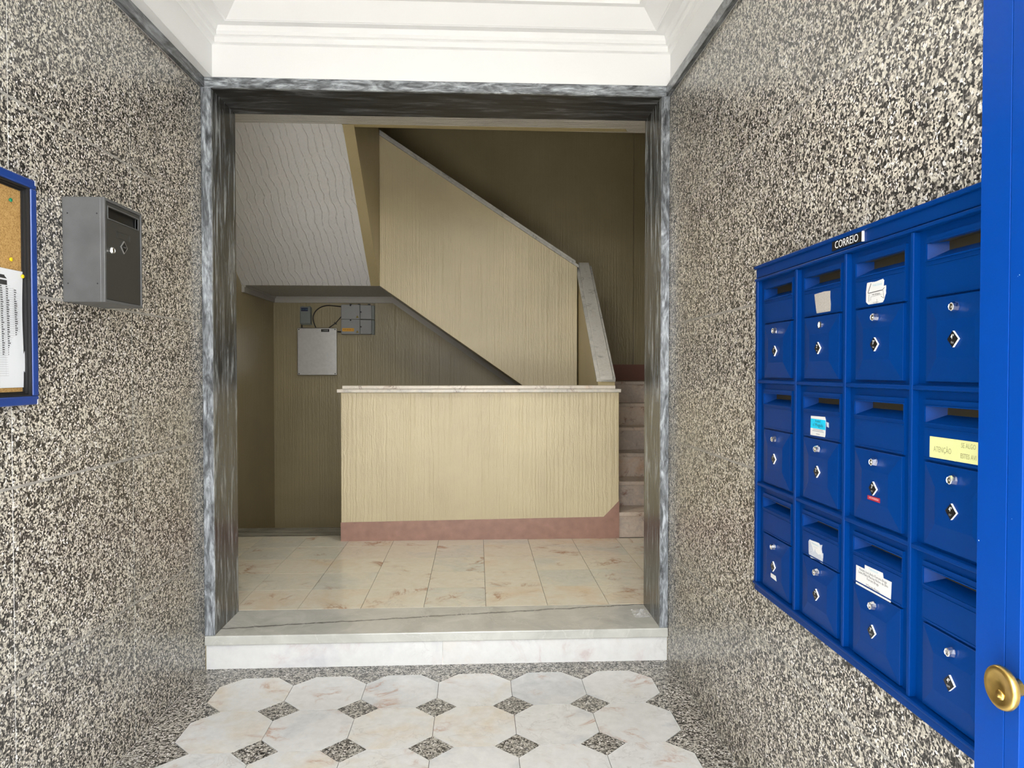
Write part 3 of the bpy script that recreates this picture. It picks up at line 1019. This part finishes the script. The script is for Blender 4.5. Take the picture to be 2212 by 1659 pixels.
# ================================================================== open blue street door
dr = struct(bpy.data.objects.new('door_1', None))
COL.objects.link(dr)
XD0 = 0.75
m = MB()
m.box(XD0, XD0 + 0.045, 0.9722, 1.031, 0.02, 2.75)
m.box(XD0, XD0 + 0.045, 0.9435, 0.9705, 0.02, 2.75)
m.box(XD0 + 0.004, XD0 + 0.045, 0.9705, 0.9722, 0.02, 2.75)
m.build('stile', 'blue_door', dr, 0.0015)
m = MB()
m.box(XD0 + 0.002, XD0 + 0.045, 0.0, 0.09, 0.02, 2.75)
m.box(XD0 + 0.002, XD0 + 0.045, 0.09, 0.9435, 0.02, 0.32)
m.box(XD0 + 0.002, XD0 + 0.045, 0.09, 0.9435, 2.62, 2.75)
m.build('door_frame', 'blue_door', dr, 0.0015)
MB().box(XD0 + 0.02, XD0 + 0.026, 0.09, 0.9435, 0.32, 2.62).build('glass_pane', 'door_glass', dr)
kb = MB()
kf = on_right(XD0, 0.945, 0.977)
kb.lathe([(0.012, 0.0), (0.012, 0.012), (0.020, 0.014), (0.028, 0.019), (0.0305, 0.024), (0.0295, 0.028), (0.026, 0.0305), (0.022, 0.029), (0.012, 0.0265), (0.0, 0.026)], kf, 40)
kf2 = on_right(XD0 - 0.0262, 0.945, 0.966)
kb.lathe([(0.008, 0.0), (0.008, 0.0012), (0.0035, 0.0015), (0.0022, 0.004), (0.0, 0.0045)], kf2, 20)
kb.build('knob', 'brass', dr)

# ================================================================== grey single letterbox on the left wall
gb = empty('letterbox', 'dark grey steel letterbox alone on the left granite wall', 'letterbox')
Wd = 0.130
m = MB(tfL)
ya, yb, za, zb = 2.312, 2.557, 1.633, 1.963
m.box(0.0005, Wd - 0.012, ya, yb, za, zb)
m.build('case', 'grey_metal', gb, 0.0015)
m = MB(tfL)
for p in [(ya, 2.322, za, zb), (2.549, yb, za, zb), (2.322, 2.549, za, 1.642), (2.322, 2.549, 1.954, zb)]:
    m.box(Wd - 0.012, Wd, *p)
m.build('rim', 'grey_metal', gb, 0.0012)
m = MB(tfL)
s0, s1, t0, t1 = 1.902, 1.938, 2.337, 2.533
x0_, x1_ = Wd - 0.0105, Wd - 0.0025
m.box(x0_, x1_, 2.3235, 2.5475, 1.6435, s0)
m.box(x0_, x1_, 2.3235, 2.5475, s1, 1.9525)
m.box(x0_, x1_, 2.3235, t0, s0, s1)
m.box(x0_, x1_, t1, 2.5475, s0, s1)
m.build('door', 'grey_metal_dark', gb, 0.0008)
m = MB(tfL)
for p in [(t0 - 0.003, t1 + 0.003, s0 - 0.003, s0), (t0 - 0.003, t1 + 0.003, s1, s1 + 0.003), (t0 - 0.003, t0, s0, s1), (t1, t1 + 0.003, s0, s1)]:
    m.box(x1_, x1_ + 0.002, *p)
m.add([(x1_, t0, s0), (x1_, t1, s0), (x1_, t1, s1), (x1_, t0, s1), (Wd - 0.0115, t0, s0 + .001), (Wd - 0.0115, t1, s0 + .001), (Wd - 0.0115, t1, s1), (Wd - 0.0115, t0, s1)], [(0, 1, 5, 4), (1, 2, 6, 5), (3, 0, 4, 7)], 0)
m.box(Wd - 0.0119, Wd - 0.0113, t0, t1, s0, s1, 1)
m.build('slot', ['grey_metal', 'plate_black'], gb)
m = MB(tfL)
for p in [(2.390, 2.477, 1.870, 1.8715), (2.390, 2.477, 1.850, 1.8515), (2.390, 2.3915, 1.8515, 1.870), (2.4755, 2.477, 1.8515, 1.870)]:
    m.box(x1_, x1_ + 0.0012, *p)
m.build('name_frame', 'grey_metal_dark', gb)
m = MB()
q = 0.0215
fn = on_left(x1_, 2.434, 1.8245)
dia = [(q, 0), (0, q), (-q, 0), (0, -q)]
di2 = [(x * 0.84, y * 0.84) for x, y in dia]
m.add([fn(x, y, 0) for x, y in dia] + [fn(x, y, 0.003) for x, y in dia], [(0, 1, 5, 4), (1, 2, 6, 5), (2, 3, 7, 6), (3, 0, 4, 7), (4, 5, 6, 7)], 1)
m.add([fn(x, y, 0.0033) for x, y in di2], [(0, 1, 2, 3)], 0)
text(m, 'CORREIO', 0.0056, on_left(x1_ + 0.0034, 2.434, 1.8245), 2)
m.build('emblem_plate', ['plate_black', 'aluminium', 'engraving'], gb)
m = MB()
m.lathe([(0.0105, 0), (0.0115, 0.002), (0.0115, 0.005), (0.009, 0.011), (0.007, 0.0115), (0.006, 0.010), (0.002, 0.010)], on_left(x1_, 2.352, 1.801), 12, 0, False)
m.build('lock', 'chrome', gb)
for wd_, zz in ((0.017, 1.911), (0.107, 1.911), (0.017, 1.691), (0.107, 1.691)):
    m = MB()
    m.lathe([(0.0024, 0), (0.0024, 0.0006)], (lambda wd_, zz: lambda a, b, n: (Lx(ya) + wd_ + a, ya - n, zz + b))(wd_, zz), 12, 0, False)
    m.build('screw_hole', 'black_plastic', gb)

# ================================================================== notice board on the left wall
nb = empty('notice_board', 'blue framed cork notice board at left edge of granite wall', 'notice board')
ya, yb, za, zb = 1.24, 2.131, 1.319, 1.962
fw = 0.025
m = MB(tfL)
m.box(0, 0.035, ya, yb, zb - fw, zb)
m.box(0, 0.035, ya, yb, za, za + fw)
m.box(0, 0.035, yb - fw, yb, za + fw, zb - fw)
m.box(0, 0.035, ya, ya + fw, za + fw, zb - fw)
m.build('frame', 'blue_frame', nb, 0.004)
m = MB(tfL)
g1, g2 = fw, fw + 0.010
for a_, b_, h0, h1 in ((0.012, 0.031, g1, g1 + 0.004), (0.012, 0.023, g1 + 0.004, g1 + 0.008), (0.012, 0.016, g1 + 0.008, g1 + 0.013)):
    m.box(a_, b_, ya + h0, yb - h0, zb - h1, zb - h0)
    m.box(a_, b_, ya + h0, yb - h0, za + h0, za + h1)
    m.box(a_, b_, yb - h1, yb - h0, za + h1, zb - h1)
    m.box(a_, b_, ya + h0, ya + h1, za + h1, zb - h1)
m.build('inner_frame', 'black_plastic', nb)
MB(tfL).box(0.001, 0.012, ya + 0.02, yb - 0.02, za + 0.02, zb - 0.02).build('cork_panel', 'cork', nb)
for zz in (zb - 0.016, za - 0.001):
    m = MB(tfL)
    m.box(0.004, 0.0365, yb - 0.010, yb + 0.0015, zz, zz + 0.017)
    m.build('corner_cap', 'aluminium', nb, 0.003)

# ruled list pinned on the cork
WP = 0.0125
pg = MB(tfL)
def skew(z):
    t = (z - 1.3696) / (1.6967 - 1.3696)
    return 2.1055 + (2.0923 - 2.1055) * t
nn = 12
vs, fs = [], []
for i in range(nn + 1):
    z = 1.3690 + (1.6965 - 1.3690) * i / nn
    yr = skew(z)
    for y in (yr - 0.205, yr - 0.1, yr):
        vs.append((WP + 0.001 + (0.0015 * (1 + math.sin(i * 0.6)) if y == yr else 0.0), y, z))
for i in range(nn):
    for j in range(2):
        fs.append((i * 3 + j, i * 3 + j + 1, i * 3 + 4 + j, i * 3 + 3 + j))
pg.add(vs, fs, 0, True)
def pq(y0, y1, z0, z1, mat, off=0.0005):
    zm = (z0 + z1) / 2
    s_ = skew(zm)
    pg.add([(WP + 0.0012 + off, s_ + y0, z0), (WP + 0.0012 + off, s_ + y1, z0), (WP + 0.0012 + off, s_ + y1, z1), (WP + 0.0012 + off, s_ + y0, z1)], [(0, 1, 2, 3)], mat)
pq(-0.19, -0.019, 1.669, 1.6785, 1)
pq(-0.19, -0.019, 1.6515, 1.6645, 1)
rnd = random.Random(2)
zz = 1.6515
rows = 40
for i in range(rows + 1):
    z = 1.6505 - i * 0.0062
    pq(-0.19, -0.019, z - 0.0003, z + 0.0003, 2, 0.0006)
    if i < rows - 9:
        for yy in (-0.165, -0.13, -0.094, -0.071, -0.038):
            L_ = rnd.uniform(0.006, 0.013)
            pq(yy, yy + L_, z - 0.0045, z - 0.002, 3, 0.0006)
for yy in (-0.19, -0.15, -0.112, -0.078, -0.046, -0.019):
    pq(yy - 0.0002, yy + 0.0002, 1.4025, 1.6505, 2, 0.0006)
pg2 = pg.build('paper_sheet', ['paper', 'ink', 'ink_grey', 'ink'])
tag(pg2, 'white printed table sheet pinned low on the cork board', 'paper')
m = MB(tfL)
vs, fs = [], []
for i in range(9):
    z = 1.625 + 0.052 * i / 8
    bow = 0.004 * math.sin(i / 8 * math.pi)
    yr = skew(z) + 0.0015 + bow * 0.6
    vs += [(WP + 0.0004, skew(z) - 0.06, z), (WP + 0.0004, yr, z)]
for i in range(8):
    fs.append((2 * i, 2 * i + 1, 2 * i + 3, 2 * i + 2))
m.add(vs, fs, 0, True)
tag(m.build('paper_sheet', 'paper'), 'second white sheet peeking out behind the printed table sheet', 'paper')


def pin(y, z, mat, label):
    m = MB()
    m.lathe([(0.0015, 0), (0.0015, 0.003), (0.0052, 0.0034), (0.0056, 0.006), (0.0048, 0.0075), (0.002, 0.008)], on_left(0.0128 if 'cork' in label else 0.0155, y, z), 16)
    o = m.build('push_pin', mat)
    tag(o, label, 'push pin', 'push pins on the cork board')


pin(2.043, 1.8875, 'pin_green', 'green push pin alone high on the cork board')
pin(2.0418, 1.7242, 'pin_yellow', 'yellow push pin in bare cork above the paper sheet')
pin(2.0862, 1.6828, 'pin_yellow', 'yellow push pin through the corner of the printed paper')

# ================================================================== boxes and cables on the back wall
pb = empty('service_panel', 'square aluminium service panel marked 1444 on the beige back wall', 'panel')
m = MB()
m.box(-1.836, -1.450, 7.455, YB, 1.376, 1.852)
m.build('case', 'box_grey', pb)
m = MB()
m.box(-1.844, -1.4425, 7.437, 7.455, 1.3695, 1.858)
m.build('cover', 'aluminium', pb, 0.006)
m = MB()
m.box(-1.6, -1.518, 7.4355, 7.437, 1.817, 1.8445)
text(m, '1444', 0.027, on_back(-1.559, 7.4355, 1.8305), 1, stretch=1.1)
m.build('number_label', ['plate_black', 'engraving'], pb)
for x, z in ((-1.826, 1.842), (-1.459, 1.842), (-1.826, 1.386), (-1.459, 1.386)):
    m = MB()
    m.lathe([(0.006, 0), (0.006, 0.002), (0.003, 0.003)], on_back(x, 7.437, z), 10)
    m.build('screw', 'black_plastic', pb)

jb = empty('junction_box', 'small grey-green plastic box with blue label left of the cables', 'junction box')
MB().box(-1.813, -1.706, 7.42, YB, 1.896, 2.075).build('cover', 'box_green', jb, 0.008)
m = MB()
m.box(-1.799, -1.730, 7.4185, 7.42, 2.028, 2.062)
text(m, 'TV SAT CABO', 0.0115, on_back(-1.7645, 7.4185, 2.045), 1, stretch=0.9)
m.build('label_plate', ['label_blue', 'ink_blue'], jb)
for x in (-1.797, -1.724):
    MB().box(x - 0.006, x + 0.006, 7.46, YB, 2.073, 2.083).build('lug', 'box_green', jb)
MB().box(-1.7995, -1.7, 7.43, YB, 1.891, 1.897).build('gland', 'box_green', jb)

for zi, (z0, z1, nm) in enumerate(((1.947, 2.096, 'upper grey telecom box above the one with orange label'), (1.793, 1.945, 'lower grey telecom box with an orange printed label'))):
    tb = empty('telecom_box', nm, 'telecom box', 'grey telecom boxes by the cornice')
    MB().box(-1.394, -1.2035, 7.42, YB, z0, z1).build('case', 'box_grey', tb, 0.004)
    MB().box(-1.2015, -1.083, 7.418, YB, z0, z1 - 0.004).build('cover', 'box_grey', tb, 0.006)
    MB().box(-1.083, -1.057, 7.435, YB, z0 - 0.003, z1 - 0.006).build('end_cap', 'box_green', tb, 0.004)
    for x, z in ((-1.297, z1 - 0.008), (-1.191, (z0 + z1) / 2)):
        m = MB()
        m.lathe([(0.0075, 0), (0.0075, 0.002), (0.004, 0.003)], on_back(x, 7.418, z), 14)
        m.build('screw', 'black_plastic', tb)
    m = MB()
    m.prism([(-1.243, z0 + 0.014), (-1.213, z0 + 0.014), (-1.228, z0 + 0.040)], 7.4185, 7.4195, 'y')
    m.build('warning_mark', 'triangle_yellow', tb)
    MB().box(-1.325, -1.27, 7.4188, 7.4198, z1 - 0.0295, z1 - 0.0275).build('moulded_line', 'box_green', tb)
    if zi == 1:
        m = MB()
        m.box(-1.382, -1.262, 7.4185, 7.42, z0 + 0.029, z0 + 0.062)
        text(m, 'VDF-00-06-13', 0.0195, on_back(-1.322, 7.4185, z0 + 0.0455), 1, stretch=0.93)
        m.build('orange_label', ['label_orange', 'ink_red'], tb)
    else:
        for x in (-1.297, -1.213, -1.11):
            MB().box(x - 0.012, x + 0.012, 7.43, 7.45, z1, z1 + 0.009).build('clip', 'black_plastic', tb)


def smooth_path(p, y, n=5):
    out = []
    for i in range(len(p) - 1):
        p0, p1, p2, p3 = p[max(i - 1, 0)], p[i], p[i + 1], p[min(i + 2, len(p) - 1)]
        for s in range(n):
            t = s / n
            q = []
            for a0, a1, a2, a3 in zip(p0, p1, p2, p3):
                q.append(0.5 * (2 * a1 + (a2 - a0) * t + (2 * a0 - 5 * a1 + 4 * a2 - a3) * t * t + (3 * a1 - a0 - 3 * a2 + a3) * t ** 3))
            out.append((q[0], y, q[1]))
    out.append((p[-1][0], y, p[-1][1]))
    return out


def cable(p, label, r=0.0055, clip=None):
    m = MB()
    m.tube(smooth_path(p, 7.47), r)
    o = m.build('cable', 'cable_black')
    tag(o, label, 'cable', 'black cables between the wall boxes')
    if clip:
        MB().prism([(clip[0] - 0.012, clip[1] + 0.006), (clip[0] - 0.006, clip[1] + 0.012), (clip[0] + 0.012, clip[1] - 0.006), (clip[0] + 0.006, clip[1] - 0.012)], 7.458, 7.49, 'y').build('cable_clip', 'black_plastic', o)


cable([(-1.398, 2.0785), (-1.48, 2.0881), (-1.5441, 2.0913), (-1.6084, 2.0737), (-1.6599, 2.0346), (-1.6857, 1.987), (-1.6881, 1.9439), (-1.6776, 1.9007), (-1.6607, 1.861)],
      'long black cable looping from upper telecom box down to aluminium panel')
cable([(-1.398, 1.98), (-1.4292, 1.9448), (-1.4615, 1.9079), (-1.498, 1.8818), (-1.5281, 1.861)], 'slanting black cable with a clip running to panel top right', 0.005, (-1.4615, 1.908))
cable([(-1.4415, 1.8214), (-1.4212, 1.8202), (-1.397, 1.8193)], 'short level black cable between aluminium panel and lower telecom box', 0.006)
cable([(-1.8036, 1.896), (-1.8038, 1.859)], 'short upright black cable below the small grey-green box', 0.006)

# ================================================================== scrap of clear film on the step
rnd = random.Random(21)
m = MB()
vs, fs = [], []
N = 9
for i in range(N):
    for j in range(N):
        a = (i / (N - 1) - 0.5); b2 = (j / (N - 1) - 0.5)
        r_ = max(abs(a), abs(b2))
        x = 0.843 + a * 0.085 + rnd.uniform(-0.004, 0.004)
        y = 3.62 + b2 * 0.13 + rnd.uniform(-0.006, 0.006)
        z = ZS + 0.0015 + (0.5 - r_) * rnd.uniform(0.004, 0.050)
        vs.append((x, y, z))
for i in range(N - 1):
    for j in range(N - 1):
        fs.append((i * N + j, (i + 1) * N + j, (i + 1) * N + j + 1, i * N + j + 1))
m.add(vs, fs)
o = m.build('plastic_wrapper', 'clear_film')
tag(o, 'crumpled clear plastic wrapper lying at the right end of the step', 'wrapper')

# ================================================================== unseen fill lamps, added to brighten the hall
lm = empty('fill_lamp', 'unseen round white ceiling lamp added to brighten the stair hall', 'lamp')
m = MB()
m.lathe([(0.17, 0), (0.17, 0.03), (0.15, 0.06)], lambda a, b, n: (0.0 + a, 4.35 + b, 3.172 - n), 32)
m.build('fill_lamp_base', 'white_plastic', lm)
m = MB()
m.lathe([(0.145, 0), (0.13, 0.03), (0.08, 0.05)], lambda a, b, n: (0.0 + a, 4.35 + b, 3.111 - n), 32)
m.build('fill_lamp_shade', 'fill_lamp_glow', lm)
if HALL_FILL:
    area('hall_fill_light', (0.0, 4.35, 3.05), (0, 0, 0), 0.26, 0.26, HALL_FILL, (1.0, 0.93, 0.8))
if WELL_LAMP:
    area('stairwell_lamp_light', (0.6, 6.3, 6.1), (0, 0, 0), 0.4, 0.4, WELL_LAMP, (1.0, 0.92, 0.78))
